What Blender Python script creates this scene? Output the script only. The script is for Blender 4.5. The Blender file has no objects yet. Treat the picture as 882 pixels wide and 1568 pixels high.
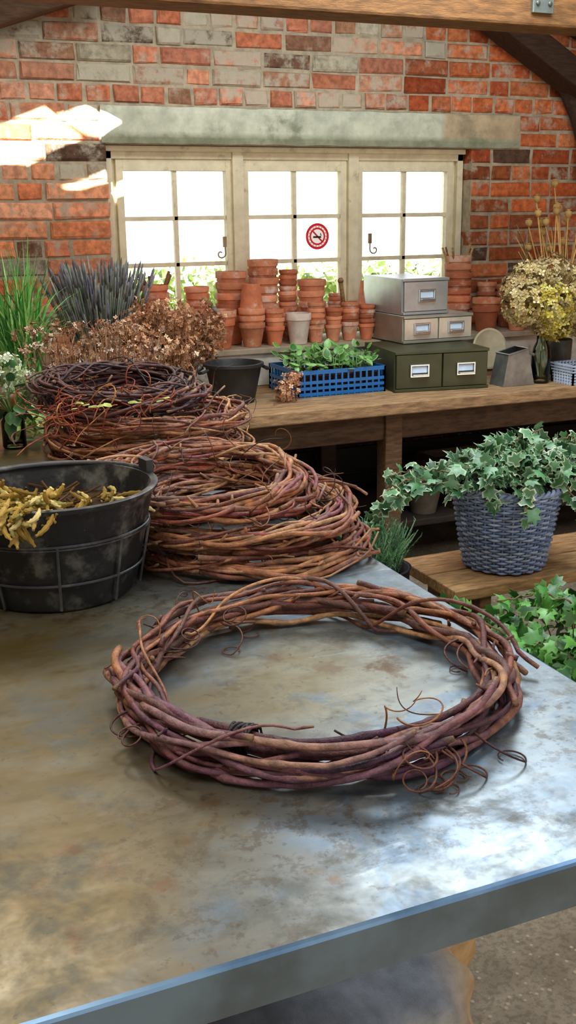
import bpy, math, random
import numpy as np
from mathutils import Vector, Matrix, Quaternion, noise as mnoise
random.seed(7); rng=np.random.default_rng(7)
U=random.uniform
S=bpy.context.scene
S.view_settings.view_transform='Standard'
S.view_settings.look='None'

def lin(c):
    if isinstance(c,str):
        c=[int(c[i:i+2],16)/255 for i in (0,2,4)]
    return tuple((x/12.92 if x<=.04045 else ((x+.055)/1.055)**2.4) for x in c[:3])
def C(h,a=1.0,j=0.0):
    l=lin(h); k=1+U(-j,j)
    return (l[0]*k,l[1]*k,l[2]*k,a)
def mixc(a,b,t): return tuple(a[i]*(1-t)+b[i]*t for i in range(4))

# ------------------------------------------------------------- mesh builder
class MB:
    def __init__(s): s.v=[];s.f=[];s.m=[];s.c=[]
    def add(s,vs,fs,mat=0,col=(1,1,1,1)):
        o=len(s.v); s.v.extend([tuple(p) for p in vs])
        if isinstance(col,list): s.c.extend(col)
        else: s.c.extend([col]*len(vs))
        for f in fs: s.f.append(tuple(i+o for i in f)); s.m.append(mat)
    def box(s,c,d,mat=0,col=(1,1,1,1),rz=0,rx=0,ry=0,taper=1.0):
        M=Matrix.Rotation(rz,3,'Z')@Matrix.Rotation(ry,3,'Y')@Matrix.Rotation(rx,3,'X')
        vs=[]
        for z in (-.5,.5):
            k=1 if z<0 else taper
            for x,y in ((-.5,-.5),(.5,-.5),(.5,.5),(-.5,.5)):
                p=M@Vector((x*d[0]*k,y*d[1]*k,z*d[2])); vs.append((p.x+c[0],p.y+c[1],p.z+c[2]))
        s.add(vs,[(3,2,1,0),(4,5,6,7),(0,1,5,4),(1,2,6,5),(2,3,7,6),(3,0,4,7)],mat,col)
    def lathe(s,prof,c,seg=28,mat=0,col=(1,1,1,1),rot=None,wob=0,sx=1,sy=1):
        vs=[];cs=[]
        for j,(r,z) in enumerate(prof):
            for i in range(seg):
                a=2*math.pi*i/seg
                rr=r*(1+wob*math.sin(3*a+j*.2)+wob*.6*math.sin(5*a+1))
                p=Vector((rr*math.cos(a)*sx,rr*math.sin(a)*sy,z))
                if rot is not None: p=rot@p
                vs.append((p.x+c[0],p.y+c[1],p.z+c[2]))
                cs.append(col[j] if isinstance(col,list) else col)
        fs=[]
        for j in range(len(prof)-1):
            for i in range(seg):
                k=(i+1)%seg
                fs.append((j*seg+i,j*seg+k,(j+1)*seg+k,(j+1)*seg+i))
        if prof[0][0]>1e-6: fs.append(tuple(range(seg-1,-1,-1)))
        if prof[-1][0]>1e-6: fs.append(tuple((len(prof)-1)*seg+i for i in range(seg)))
        s.add(vs,fs,mat,cs)
    def tube(s,P,r,n=6,mat=0,col=(1,1,1,1),closed=False,capcol=None):
        P=[Vector(p) for p in P]; L=len(P)
        if L<2: return
        ca=[(math.cos(2*math.pi*i/n),math.sin(2*math.pi*i/n)) for i in range(n)]
        vs=[];cs=[];N=None
        for i in range(L):
            if closed: T=P[(i+1)%L]-P[i-1]
            else: T=P[min(i+1,L-1)]-P[max(i-1,0)]
            if T.length<1e-9: T=Vector((0,0,1))
            T.normalize()
            if N is None:
                N=T.orthogonal()
                if closed: N=(Vector((0,0,1))-T*T.z)
            elif closed: N=(Vector((0,0,1))-T*T.z)
            else: N=N-T*N.dot(T)
            if N.length<1e-6: N=T.orthogonal()
            N.normalize(); B=T.cross(N)
            rr=r[i] if hasattr(r,'__len__') else r
            cc=col[i] if isinstance(col,list) else col
            for a,b in ca:
                q=P[i]+N*(a*rr)+B*(b*rr); vs.append((q.x,q.y,q.z)); cs.append(cc)
        fs=[]
        for j in range(L if closed else L-1):
            jj=(j+1)%L
            for i in range(n):
                k=(i+1)%n
                fs.append((j*n+i,j*n+k,jj*n+k,jj*n+i))
        if not closed:
            fs.append(tuple(range(n-1,-1,-1))); fs.append(tuple((L-1)*n+i for i in range(n)))
        s.add(vs,fs,mat,cs)
    def obj(s,name,mats,loc=(0,0,0),smooth=True,bevel=0,parent=None,auto=None):
        me=bpy.data.meshes.new(name)
        L=Vector(loc)
        me.from_pydata([(x-L.x,y-L.y,z-L.z) for x,y,z in s.v],[],s.f)
        me.polygons.foreach_set('material_index',s.m)
        me.polygons.foreach_set('use_smooth',[smooth]*len(s.f))
        a=me.color_attributes.new('Col','FLOAT_COLOR','POINT')
        a.data.foreach_set('color',np.array(s.c,dtype=np.float32).ravel())
        for m in mats: me.materials.append(m)
        me.update()
        o=bpy.data.objects.new(name,me); o.location=L
        S.collection.objects.link(o)
        if parent is not None:
            o.parent=parent; o.location=L-parent.location
        if bevel:
            b=o.modifiers.new('b','BEVEL'); b.width=bevel; b.segments=2; b.limit_method='ANGLE'; b.angle_limit=.6
        if auto and smooth:
            try: me.set_sharp_from_angle(angle=auto)
            except Exception: pass
        return o

# ------------------------------------------------------------- materials
class NT:
    def __init__(s,name):
        s.m=bpy.data.materials.new(name); s.m.use_nodes=True
        s.t=s.m.node_tree; s.n=s.t.nodes; s.l=s.t.links
        s.b=s.n['Principled BSDF']; s.out=s.n['Material Output']
    def N(s,ty,**k):
        n=s.n.new(ty)
        for a,v in k.items(): setattr(n,a,v)
        return n
    def L(s,a,b): s.l.new(a,b)
    def noise(s,scale,detail=4,rough=.55,vec=None,dist=0):
        n=s.N('ShaderNodeTexNoise'); n.inputs['Scale'].default_value=scale; n.inputs['Detail'].default_value=detail
        n.inputs['Roughness'].default_value=rough; n.inputs['Distortion'].default_value=dist
        if vec is None:
            vec=s.pos()
        s.L(vec,n.inputs['Vector']); return n.outputs['Fac']
    def pos(s):
        if not hasattr(s,'_p'):
            s._p=s.N('ShaderNodeNewGeometry').outputs['Position']
        return s._p
    def ramp(s,fac,a,b,lo=0.,hi=1.):
        n=s.N('ShaderNodeMapRange'); n.interpolation_type='SMOOTHSTEP'
        for i,v in zip((1,2,3,4),(a,b,lo,hi)): n.inputs[i].default_value=v
        s.L(fac,n.inputs[0]); return n.outputs[0]
    def math(s,op,a,b=None,clamp=False):
        n=s.N('ShaderNodeMath',operation=op,use_clamp=clamp)
        for i,x in enumerate((a,b)):
            if x is None: continue
            if isinstance(x,(int,float)): n.inputs[i].default_value=x
            else: s.L(x,n.inputs[i])
        return n.outputs[0]
    def mix(s,f,a,b,blend='MIX'):
        n=s.N('ShaderNodeMix',data_type='RGBA',blend_type=blend)
        for i,x in ((0,f),(6,a),(7,b)):
            if isinstance(x,(int,float)): n.inputs[i].default_value=x
            elif isinstance(x,tuple): n.inputs[i].default_value=(x[0],x[1],x[2],1)
            else: s.L(x,n.inputs[i])
        return n.outputs[2]
    def bump(s,h,strength=.3,dist=.01):
        n=s.N('ShaderNodeBump'); n.inputs['Strength'].default_value=strength; n.inputs['Distance'].default_value=dist
        s.L(h,n.inputs['Height']); s.L(n.outputs[0],s.b.inputs['Normal'])
    def base(s,c):
        if isinstance(c,tuple): s.b.inputs['Base Color'].default_value=(c[0],c[1],c[2],1)
        else: s.L(c,s.b.inputs['Base Color'])
    def set(s,**k):
        for a,v in k.items():
            i=s.b.inputs[a.replace('_',' ')]
            if isinstance(v,(int,float)): i.default_value=v
            else: s.L(v,i)
        return s

def vc(name,rough=.6,metal=0,nscale=30,namt=.3,bump=.2,bscale=None,wash=None,wscale=20,spec=.4,transl=0,stretch=None,wlo=.62,whi=.85):
    t=NT(name)
    a=t.N('ShaderNodeAttribute',attribute_name='Col')
    vec=t.pos()
    if stretch:
        mp=t.N('ShaderNodeMapping'); mp.inputs['Scale'].default_value=stretch; t.L(vec,mp.inputs[0]); vec=mp.outputs[0]
    n=t.noise(nscale,5,.6,vec)
    k=t.ramp(n,.25,.75,1-namt,1+namt)
    comb=t.N('ShaderNodeCombineXYZ')
    for i in range(3): t.L(k,comb.inputs[i])
    c=t.mix(1.0,a.outputs['Color'],comb.outputs[0],'MULTIPLY')
    if wash:
        w=t.noise(wscale,6,.65)
        inv=t.math('SUBTRACT',1.0,a.outputs['Alpha'])   # alpha 1 => none
        f=t.math('ADD',w,inv)
        f=t.ramp(f,wlo,whi,0,.85)
        c=t.mix(f,c,lin(wash))
    t.base(c)
    t.set(Roughness=rough,Metallic=metal)
    t.b.inputs['Specular IOR Level'].default_value=spec
    if bump:
        t.bump(t.noise(bscale or nscale*3,5,.6,vec),bump,.004)
    return t.m

M_brick=vc('brick',.85,0,35,.38,1.0,90,wash='bcb5a0',wscale=18,spec=.2)
M_mortar=vc('mortar',.95,0,25,.25,.8,70,spec=.1)
M_lintel=vc('concrete_lintel',.9,0,14,.22,.6,60,wash='7c8068',wscale=9,spec=.2)
M_paint=vc('cream_paint',.5,0,18,.12,.15,60,wash='9a8862',wscale=16)
M_terra=vc('terracotta',.8,0,22,.20,.25,120,wash='d8c4b2',wscale=20,spec=.25)
M_wood=vc('old_wood',.7,0,16,.45,.5,60,stretch=(1,5,5))
M_woodd=vc('dark_wood',.8,0,14,.45,.6,50,stretch=(1,4,6))
M_vine=vc('vine_bark',.45,0,60,.5,.7,220,spec=.5)
M_leaf=vc('leaf',.42,0,40,.2,.1,100,spec=.45)
M_dry=vc('dried_flower',.85,0,60,.2,0,spec=.15)
M_metal=vc('painted_metal',.42,.15,12,.16,.08,60,spec=.5)
M_silver=vc('silver_metal',.36,.65,12,.14,.08,60,spec=.5)
M_galv=vc('galvanised_metal',.4,.7,20,.25,.1,60)
M_chrome=vc('chrome',.2,.95,20,.05,0)
M_rubber=vc('bucket_rubber',.5,0,9,.55,.35,45,wash='74766f',wscale=17,spec=.5)
M_wick=vc('wicker',.6,0,40,.3,.3,140)
M_plast=vc('plastic',.35,0,20,.12,0)
M_cloth=vc('burlap_cloth',.95,0,25,.25,.6,500,spec=.1)
M_soil=vc('soil',.95,0,40,.4,.8,80,spec=.1)
M_plain=vc('plain',.7,0,12,.15,.1,50)

def glass(name,tint=(1,1,1),g=.08):
    t=NT(name); tr=t.N('ShaderNodeBsdfTransparent'); tr.inputs[0].default_value=(*tint,1)
    gl=t.N('ShaderNodeBsdfGlossy'); gl.inputs['Roughness'].default_value=.05
    fr=t.N('ShaderNodeFresnel'); fr.inputs[0].default_value=1.45
    mx=t.N('ShaderNodeMixShader'); t.L(fr.outputs[0],mx.inputs[0]); t.L(tr.outputs[0],mx.inputs[1]); t.L(gl.outputs[0],mx.inputs[2])
    t.L(mx.outputs[0],t.out.inputs[0]); return t.m
M_glass=glass('window_glass')
M_vase=glass('vase_glass',(.86,.93,.88))

# table metal
def table_mat():
    t=NT('zinc_stains_and_light'); P=t.pos()
    sep=t.N('ShaderNodeSeparateXYZ'); t.L(P,sep.inputs[0]); X=sep.outputs[0]; Y=sep.outputs[1]
    def distto(x,y):
        d=t.N('ShaderNodeVectorMath',operation='DISTANCE'); d.inputs[1].default_value=(x,y,.9); t.L(P,d.inputs[0]); return d.outputs['Value']
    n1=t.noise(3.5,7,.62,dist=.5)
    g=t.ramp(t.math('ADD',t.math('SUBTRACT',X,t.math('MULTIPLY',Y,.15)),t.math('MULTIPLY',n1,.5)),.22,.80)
    c=t.mix(g,lin('60522e'),lin('7a8a96'))  # warm left and cool right tint paints reflected wood and daylight into the zinc
    dm=t.math('ADD',distto(.50,1.10),t.math('MULTIPLY',n1,.25))
    c=t.mix(t.ramp(dm,.34,.12,0,.7),c,lin('918660'))
    mp=t.N('ShaderNodeMapping'); mp.inputs['Scale'].default_value=(1.2,3.2,1); mp.inputs['Rotation'].default_value=(0,0,.5); t.L(P,mp.inputs[0])
    n2=t.noise(4.5,8,.68,mp.outputs[0],dist=.5)
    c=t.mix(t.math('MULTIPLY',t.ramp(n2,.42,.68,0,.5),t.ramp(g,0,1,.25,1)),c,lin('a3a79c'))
    n3=t.noise(14,9,.70,dist=.25)
    c=t.mix(t.ramp(n3,.47,.64,0,.58),c,lin('4a4d46'))
    n9=t.noise(7,6,.66,dist=.7)
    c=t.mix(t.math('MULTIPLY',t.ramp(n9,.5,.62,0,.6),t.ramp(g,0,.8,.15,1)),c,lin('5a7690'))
    n4=t.noise(2.8,3,.5,dist=.4); n5=t.noise(46,7,.72); n8=t.noise(95,4,.6)
    mask=t.math('MULTIPLY',t.ramp(n4,.44,.62),t.ramp(n5,.50,.60))
    c=t.mix(t.math('MULTIPLY',mask,.62),c,lin('463620'))
    c=t.mix(t.ramp(n8,.62,.70,0,.45),c,lin('403626'))
    n6=t.noise(9.5,7,.66,dist=.5)
    c=t.mix(t.ramp(n6,.59,.71,0,.5),c,lin('735c30'))
    for (x,y,r,k) in ((.593,1.07,.032,.7),(.52,1.10,.020,.45),(.471,1.155,.016,.55),(.42,1.13,.014,.45),(.56,1.16,.020,.4),(.66,1.10,.014,.4),(.167,.80,.022,.55),(.14,.84,.014,.55),(.20,.76,.014,.6),(.24,.81,.012,.55),(.10,.80,.014,.5),(.34,.705,.009,.6),(.12,.72,.014,.5),(.28,.86,.014,.45)):
        d=t.math('ADD',distto(x,y),t.math('MULTIPLY',t.math('SUBTRACT',n5,.5),r*6))
        c=t.mix(t.ramp(d,r*1.2,0,0,k),c,lin('603e16'))
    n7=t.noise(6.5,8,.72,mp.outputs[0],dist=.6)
    c=t.mix(t.math('MULTIPLY',t.ramp(n7,.56,.72,0,.6),t.ramp(g,.1,.8,.10,1)),c,lin('b8c8d6'))  # pale blue patches paint reflected glare into the colour, stronger to the right
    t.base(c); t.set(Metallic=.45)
    t.set(Roughness=t.ramp(n3,.3,.7,.27,.5))
    t.bump(t.noise(8,4,.5),.08,.01)
    return t.m
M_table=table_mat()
def edge_mat(nm,a,b,r=.4):
    t=NT(nm); n=t.noise(12,5,.6)
    t.base(t.mix(t.ramp(n,.3,.7),lin(a),lin(b))); t.set(Metallic=.6,Roughness=r); return t.m
M_edge=edge_mat('zinc_edge','22303c','3a4c5e')
M_rim=edge_mat('zinc_rim_highlight','56789c','7ea2c4',.3)  # blue edge highlight painted into the narrow rim colour
def floor_mat():
    t=NT('concrete_floor'); n=t.noise(6,6,.6); n2=t.noise(70,5,.7)
    c=t.mix(t.ramp(n,.3,.7),lin('6f6350'),lin('8f8470'))
    c=t.mix(t.ramp(n2,.45,.6,0,.5),c,lin('4e463a'))
    v=t.N('ShaderNodeTexVoronoi'); v.inputs['Scale'].default_value=45; t.L(t.pos(),v.inputs['Vector'])
    c=t.mix(t.ramp(v.outputs['Distance'],.22,.12,0,.6),c,lin('b5a68c'))
    t.base(c); t.set(Roughness=.85); t.bump(n2,.5,.01); return t.m
M_floor=floor_mat()
def sign_mat():
    t=NT('sign_vinyl'); a=t.N('ShaderNodeAttribute',attribute_name='Col')
    t.base(a.outputs['Color']); t.set(Roughness=.5)
    tl=t.N('ShaderNodeBsdfTranslucent'); t.L(a.outputs['Color'],tl.inputs[0])
    mx=t.N('ShaderNodeMixShader'); mx.inputs[0].default_value=.5; t.L(t.b.outputs[0],mx.inputs[1]); t.L(tl.outputs[0],mx.inputs[2]); t.L(mx.outputs[0],t.out.inputs[0])
    return t.m
M_sign=sign_mat()

# ------------------------------------------------------------- ROOM
D=4.4
HX0,HX1,HZ0,HZ1=1.095,2.82,.905,1.725
LX0,LX1,LZ0,LZ1=1.07,3.08,1.725,1.874
w=MB()
mort=C('aca088')
def wallbox(x0,x1,y0,y1,z0,z1,mat,col): w.box(((x0+x1)/2,(y0+y1)/2,(z0+z1)/2),(x1-x0,y1-y0,z1-z0),mat,col)
e=.004
wallbox(-2.2,HX0-e,D+.008,D+.24,0,2.75,1,mort); wallbox(HX1+e,4.3,D+.008,D+.24,0,2.75,1,mort)
wallbox(HX0-e,HX1+e,D+.008,D+.24,0,HZ0-.03,1,mort); wallbox(HX0-e,HX1+e,D+.008,D+.24,HZ1,2.75,1,mort)
ch=.0745
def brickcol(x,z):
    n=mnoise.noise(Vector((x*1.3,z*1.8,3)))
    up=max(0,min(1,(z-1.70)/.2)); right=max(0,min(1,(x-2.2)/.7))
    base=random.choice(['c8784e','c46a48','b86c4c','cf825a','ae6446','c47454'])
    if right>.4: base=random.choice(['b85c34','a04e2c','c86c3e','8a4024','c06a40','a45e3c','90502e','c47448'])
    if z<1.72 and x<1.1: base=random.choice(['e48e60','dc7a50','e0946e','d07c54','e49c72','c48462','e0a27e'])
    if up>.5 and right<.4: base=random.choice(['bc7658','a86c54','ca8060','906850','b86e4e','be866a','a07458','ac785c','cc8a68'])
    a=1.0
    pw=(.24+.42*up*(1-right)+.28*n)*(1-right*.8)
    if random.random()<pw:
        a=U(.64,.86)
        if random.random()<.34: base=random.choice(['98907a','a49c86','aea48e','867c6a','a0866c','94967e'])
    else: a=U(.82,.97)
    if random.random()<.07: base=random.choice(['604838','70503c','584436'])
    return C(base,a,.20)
def brick(x0,x1,z0,z1,y=D):
    j=.0032; b=.007
    y+=U(-.006,.004); dp=.11
    x0+=U(-.001,.003);x1-=U(-.001,.003)
    def q(x,z,yy,k): return (x+U(-k,k),yy+U(-k,k)*.8,z+U(-k,k))
    vs=[q(x0,z0,y+.007,j),q(x1,z0,y+.007,j),q(x1,z1,y+.007,j),q(x0,z1,y+.007,j)]
    vs+=[q(x0+b,z0+b,y,j),q(x1-b,z0+b,y,j),q(x1-b,z1-b,y,j),q(x0+b,z1-b,y,j)]
    vs+=[(x0,y+dp,z0),(x1,y+dp,z0),(x1,y+dp,z1),(x0,y+dp,z1)]
    fs=[(4,5,6,7),(0,1,5,4),(1,2,6,5),(2,3,7,6),(3,0,4,7),(1,0,8,9),(2,1,9,10),(3,2,10,11),(0,3,11,8)]
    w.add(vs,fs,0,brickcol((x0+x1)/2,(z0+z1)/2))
row=0; z=LZ1+.004-ch*26
while z<2.7:
    z0,z1=z+.0055,z+ch-.0055
    iv=[(-2.2,4.3)]
    def cut(iv,a,b):
        r=[]
        for p,q in iv:
            if b<=p or a>=q: r.append((p,q)); continue
            if a>p: r.append((p,a))
            if b<q: r.append((b,q))
        return r
    if z1>HZ0-.03 and z0<HZ1-.005: iv=cut(iv,HX0,HX1)
    if z1>LZ0+.01 and z0<LZ1-.01: iv=cut(iv,LX0,LX1)
    hdr=(row%4==2)
    for p,q in iv:
        x=p if p>0 else p-U(0,.2)
        first=True
        while x<q-.03:
            ln=.1125 if (hdr or random.random()<.14) else .225
            if first and row%2 and not hdr: ln=.115
            first=False
            x1=min(x+ln,q)
            if q-x1<.06: x1=q
            if z>.3: brick(max(x,p)+.005,x1-(.005 if x1<q else 0),z0,z1)
            x=x1
    z+=ch; row+=1
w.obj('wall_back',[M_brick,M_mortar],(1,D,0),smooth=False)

m=MB(); nx=60; nz=6; vs=[];cs=[]
for k in range(nz+1):
    for i in range(nx+1):
        x=LX0+.005+(LX1-LX0-.01)*i/nx; z_=LZ0+.003+(LZ1-LZ0-.006)*k/nz
        edge=(k in (0,nz)) or (i in (0,nx))
        y=D-.012+.004*mnoise.noise(Vector((x*6,0,z_*9)))+(.006 if edge else 0)
        z_+= .004*mnoise.noise(Vector((x*9,5,k)))
        vs.append((x,y,z_)); cs.append(mixc(C('c4c8b2',.93,.04),C('bca888',.9),1 if x>2.65 else 0) if k>1 else C('989d84',.84,.05))
fs=[(k*(nx+1)+i,k*(nx+1)+i+1,(k+1)*(nx+1)+i+1,(k+1)*(nx+1)+i) for k in range(nz) for i in range(nx)]
m.add(vs,fs,0,cs); m.box(((LX0+LX1)/2,D+.065,(LZ0+LZ1)/2),(LX1-LX0-.012,.14,LZ1-LZ0-.008),0,C('a0a18c',.9))
m.obj('trim_1',[M_lintel],((LX0+LX1)/2,D+.06,LZ0),smooth=False)

def slab(name,c,d,mat,col):
    m=MB(); m.box(c,d,0,col); return m.obj(name,[mat],c,smooth=False)
slab('floor',(1.05,.8,-.03),(6.5,7.7,.06),M_floor,C('888888'))
slab('wall_left',(-2.28,.8,1.38),(.15,7.5,2.75),M_plain,C('a08464'))
slab('wall_right',(4.38,.8,1.38),(.15,7.5,2.75),M_plain,C('8a5a44'))
sd=Vector((.35,.75,-.56)).normalized(); RZ=2.76
def hole(pts):
    o=[]
    for x,z in pts:
        k=(RZ-z)/-sd.z; o.append((x-sd.x*k,D-sd.y*k))
    return o
holes=[hole([(.52,1.77),(.70,1.80),(.86,1.862),(1.0,1.752),(.77,1.648),(.52,1.66)]),
       hole([(.90,1.835),(1.02,1.873),(1.165,1.80),(1.08,1.752),(1.005,1.762)]),
       hole([(.90,1.555),(1.15,1.642),(1.15,1.595),(.95,1.54)])]
cu=bpy.data.curves.new('roofc','CURVE'); cu.dimensions='2D'; cu.fill_mode='BOTH'; cu.extrude=.001
for pts in [[(-2.35,-2.9),(4.45,-2.9),(4.45,4.6),(-2.35,4.6)]]+holes:
    sp=cu.splines.new('POLY'); sp.points.add(len(pts)-1); sp.use_cyclic_u=True
    for i,p in enumerate(pts): sp.points[i].co=(p[0],p[1],0,1)
co=bpy.data.objects.new('roofc',cu); S.collection.objects.link(co)
dg=bpy.context.evaluated_depsgraph_get()
me=bpy.data.meshes.new_from_object(co.evaluated_get(dg)); 
bpy.data.objects.remove(co)
ro=bpy.data.objects.new('ceiling',me); ro.location=(0,0,RZ); S.collection.objects.link(ro)
ca=me.color_attributes.new('Col','FLOAT_COLOR','POINT'); ca.data.foreach_set('color',np.tile(np.array(C('5a4026'),dtype=np.float32),len(me.vertices)))
me.materials.clear(); me.materials.append(M_woodd)

def beam(m,a,b,w_,h_,col,mat=0):
    a=Vector(a);b=Vector(b);d=b-a; L=d.length
    ry=-math.asin(d.z/L); rz=math.atan2(d.y,d.x)
    c=(a+b)/2; m.box(c,(L,w_,h_),mat,col,rz=rz,ry=ry)
m=MB()
m.box((2.0,3.375,2.06+.10),(4.6,.15,.2),0,C('74502c'))
m.obj('ceiling_beam',[M_woodd],(2,3.375,2.16),smooth=False,bevel=.01)
m=MB()
m.box((2.375,3.292,2.145),(.085,.012,.09),0,C('8e9a94')); m.box((2.85,3.292,2.15),(.1,.012,.09),0,C('8e9a94'))
for dx in (-.025,.025): m.lathe([(.008,0),(.008,.006),(0,.008)],(2.375+dx,3.286,2.13),10,0,C('6a706c'),rot=Matrix.Rotation(math.pi/2,3,'X'))
m.obj('beam_bracket',[M_galv],(2.375,3.292,2.135),smooth=False,bevel=.002)
m=MB()
beam(m,(2.7,4.28,2.34),(4.25,4.28,1.5),.16,.11,C('3a2618'))
beam(m,(2.5,4.2,2.55),(4.28,4.2,1.9),.35,.06,C('241a14'))
P=[(3.30,4.34,2.0),(3.37,4.34,1.86),(3.42,4.34,1.70),(3.45,4.34,1.45)]
m.tube(P,[.05,.04,.03,.02],8,0,C('3a291c'))
m.obj('roof_rafter',[M_woodd],(3.4,4.28,2),smooth=False,bevel=.008)
m=MB()
beam(m,(.2,4.3,2.01),(1.25,4.3,2.36),.14,.10,C('4a3420'))
beam(m,(.2,4.25,2.14),(1.1,4.25,2.44),.25,.08,C('33261c'))
beam(m,(1.06,4.22,2.22),(1.14,4.22,2.5),.09,.12,C('7a5a38'))
m.obj('roof_rafter',[M_woodd],(.8,4.3,2.2),smooth=False,bevel=.008)

# ------------------------------------------------------------- WINDOW
def window():
    m=MB(); fc=C('e4dab8',.94); Yf=4.47; fd=.07
    def bx(x0,x1,z0,z1,y0=Yf,dd=fd,mat=0,col=None): m.box(((x0+x1)/2,y0+dd/2,(z0+z1)/2),(x1-x0,dd,z1-z0),mat,col or fc)
    X0,X1,Z0,Z1=HX0+.004,HX1-.002,.935,HZ1-.002
    bx(X0,X1,1.672,Z1); bx(X0,X1,Z0,Z0+.04); bx(X0,X0+.03,Z0,Z1); bx(X1-.03,X1,Z0,Z1)
    bx(X0,X1,Z1-.022,Z1,Yf-.02,.03)
    pan=[(1.177,1.629),(1.734,2.181),(2.292,2.739)]
    for a in ((1.655,1.705),(2.212,2.262)): bx(a[0],a[1],Z0,Z1,Yf-.012,fd+.012)
    for a,b in pan:
        st=.030; y0=Yf+.008; dd=.045
        zt,zb=1.625,1.045
        bx(a-st,a,zb-.05,zt+.047,y0,dd); bx(b,b+st,zb-.05,zt+.047,y0,dd)
        bx(a,b,zt,zt+.047,y0,dd); bx(a,b,zb-.06,zb,y0,dd)
        bx(a-.046,a-st,zb-.05,zt+.047,y0+.02,dd-.01); bx(b+st,b+.05,zb-.05,zt+.047,y0+.02,dd-.01)
        mid=(a+b)/2
        bx(mid-.009,mid+.009,zb,zt,y0+.01,.03)
        for k in (1,2):
            zz=zb+(zt-zb)*k/3; bx(a,b,zz-.009,zz+.009,y0+.01,.03)
        m.box((mid,y0+.028,(zt+zb)/2),(b-a,.003,zt-zb),1,C('ffffff'))
    for x,sg in ((1.612,-1),(2.325,1)):
        pts=[(x,4.465,1.33)]
        for i in range(16):
            a=i/15*5.6; r=.022*(1-i/19)
            pts.append((x+sg*(.012-r*math.cos(a)+.008),4.462,1.28-r*math.sin(a)))
        m.tube(pts,.0035,6,2,C('8a7c60'))
        m.box((x,4.467,1.33),(.016,.012,.045),2,C('8a7c60'))
    m.obj('window_1',[M_paint,M_glass,M_galv],((HX0+HX1)/2,Yf,1.3),smooth=False,bevel=.003)
window()
m=MB(); m.box(((HX0+HX1)/2,4.45,.892),(HX1-HX0-.004,.10,.022),0,C('a89880',.9)); m.obj('trim_2',[M_paint],(1.95,4.45,.89),smooth=False,bevel=.002)
m=MB(); c0=Vector((2.066,4.484,1.344)); ry=Matrix.Rotation(math.pi/2,3,'X')
def ringf(r0,r1,y,col,n=48):
    vs=[];
    for i in range(n):
        a=i/n*2*math.pi
        for r in (r0,r1): vs.append((c0.x+r*math.cos(a),c0.y-y,c0.z+r*math.sin(a)))
    m.add(vs,[(2*i,2*i+1,(2*i+3)%(2*n),(2*i+2)%(2*n)) for i in range(n)],0,col)
def quad(cx_,cz_,w_,h_,ang,y,col):
    vs=[]
    for a,b in ((-.5,-.5),(.5,-.5),(.5,.5),(-.5,.5)):
        x=a*w_;z_=b*h_; vs.append((c0.x+cx_+x*math.cos(ang)-z_*math.sin(ang),c0.y-y,c0.z+cz_+x*math.sin(ang)+z_*math.cos(ang)))
    m.add(vs,[(0,1,2,3)],0,col)
red=C('c01c28'); wh=C('f0e8e4')
ringf(.0005,.031,0,wh); ringf(.031,.039,0,red); ringf(.039,.0465,0,wh); ringf(.0465,.058,0,red)
quad(0,0,.064,.007,-math.pi/4,.001,red)
quad(-.002,-.003,.040,.008,0,.0015,C('30161a')); quad(.016,.008,.004,.012,.3,.0015,C('30161a'))
for k in range(18):
    a=k/18*2*math.pi; quad(.0427*math.cos(a),.0427*math.sin(a),.004,.005,a,.001,C('d05058'))
m.obj('no_smoking_sign',[M_sign],c0,smooth=False)

# outdoor
m=MB()
m.box((3,9,-.05),(20,8.6,.1),0,C('9aa86a'))
m.obj('outdoor_ground',[M_plain],(3,9,0),smooth=False)
def leafquad(m,p,s,col,mat=0,n=None):
    a=Vector((U(-1,1),U(-1,1),U(-1,1))).normalized(); b=a.orthogonal().normalized()*s*.5; a=a*s
    p=Vector(p); m.add([p-a*.5,p+b,p+a*.5,p-b],[(0,1,2,3)],mat,col)
m=MB()
for i in range(9000):
    x=U(1,8); zz=U(.3,1.12)+.10*mnoise.noise(Vector((x*1.5,0,0))); y=7.2+U(-.25,.25)
    leafquad(m,(x,y,zz),U(.05,.11),C(random.choice(['b6ca74','cfe09c','98b060','e0eab8','a8bc90']),1,.2))
m.box((4.5,7.4,.5),(8,.2,1.0),0,C('a8b880'))
m.obj('outdoor_hedge',[M_leaf],(4,7.2,0),smooth=False)

# ------------------------------------------------------------- BENCH
BZ=.743; BY0=3.51
m=MB()
for i,(y0,y1) in enumerate(((3.51,3.72),(3.723,3.94),(3.943,4.14))):
    m.box((1.9,(y0+y1)/2,BZ-.024),(4.6,y1-y0,.048),0,C(['9c7c58','967a58','86643e'][i],1,.05))
m.box((1.9,3.60,BZ-.048-.055),(4.5,.04,.11),0,C('543e2a'))
for x in (-.2,1.97,4.0):
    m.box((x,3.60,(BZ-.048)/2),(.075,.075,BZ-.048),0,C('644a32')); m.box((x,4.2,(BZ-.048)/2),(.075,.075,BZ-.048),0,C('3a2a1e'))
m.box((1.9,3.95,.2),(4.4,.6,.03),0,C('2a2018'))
for i in range(5): m.box((1.9,4.28,.08+i*.13),(4.4,.02,.12),0,C('18120e'))  # near-black boards added behind, shelf darkened, to imitate shade under the bench
m.obj('potting_bench',[M_wood],(1.9,3.8,0),smooth=False,bevel=.005)
m=MB()
m.box((2.0,4.258,.892),(4.3,.276,.024),0,C('a89880',.9)); m.box((2.0,4.15,.811),(4.3,.02,.136),0,C('d6d0c2',.86))
m.box((2.0,4.27,.811),(4.3,.22,.13),0,C('8a8070'))
m.obj('window_shelf',[M_paint],(2,4.25,.81),smooth=False,bevel=.003)

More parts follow.
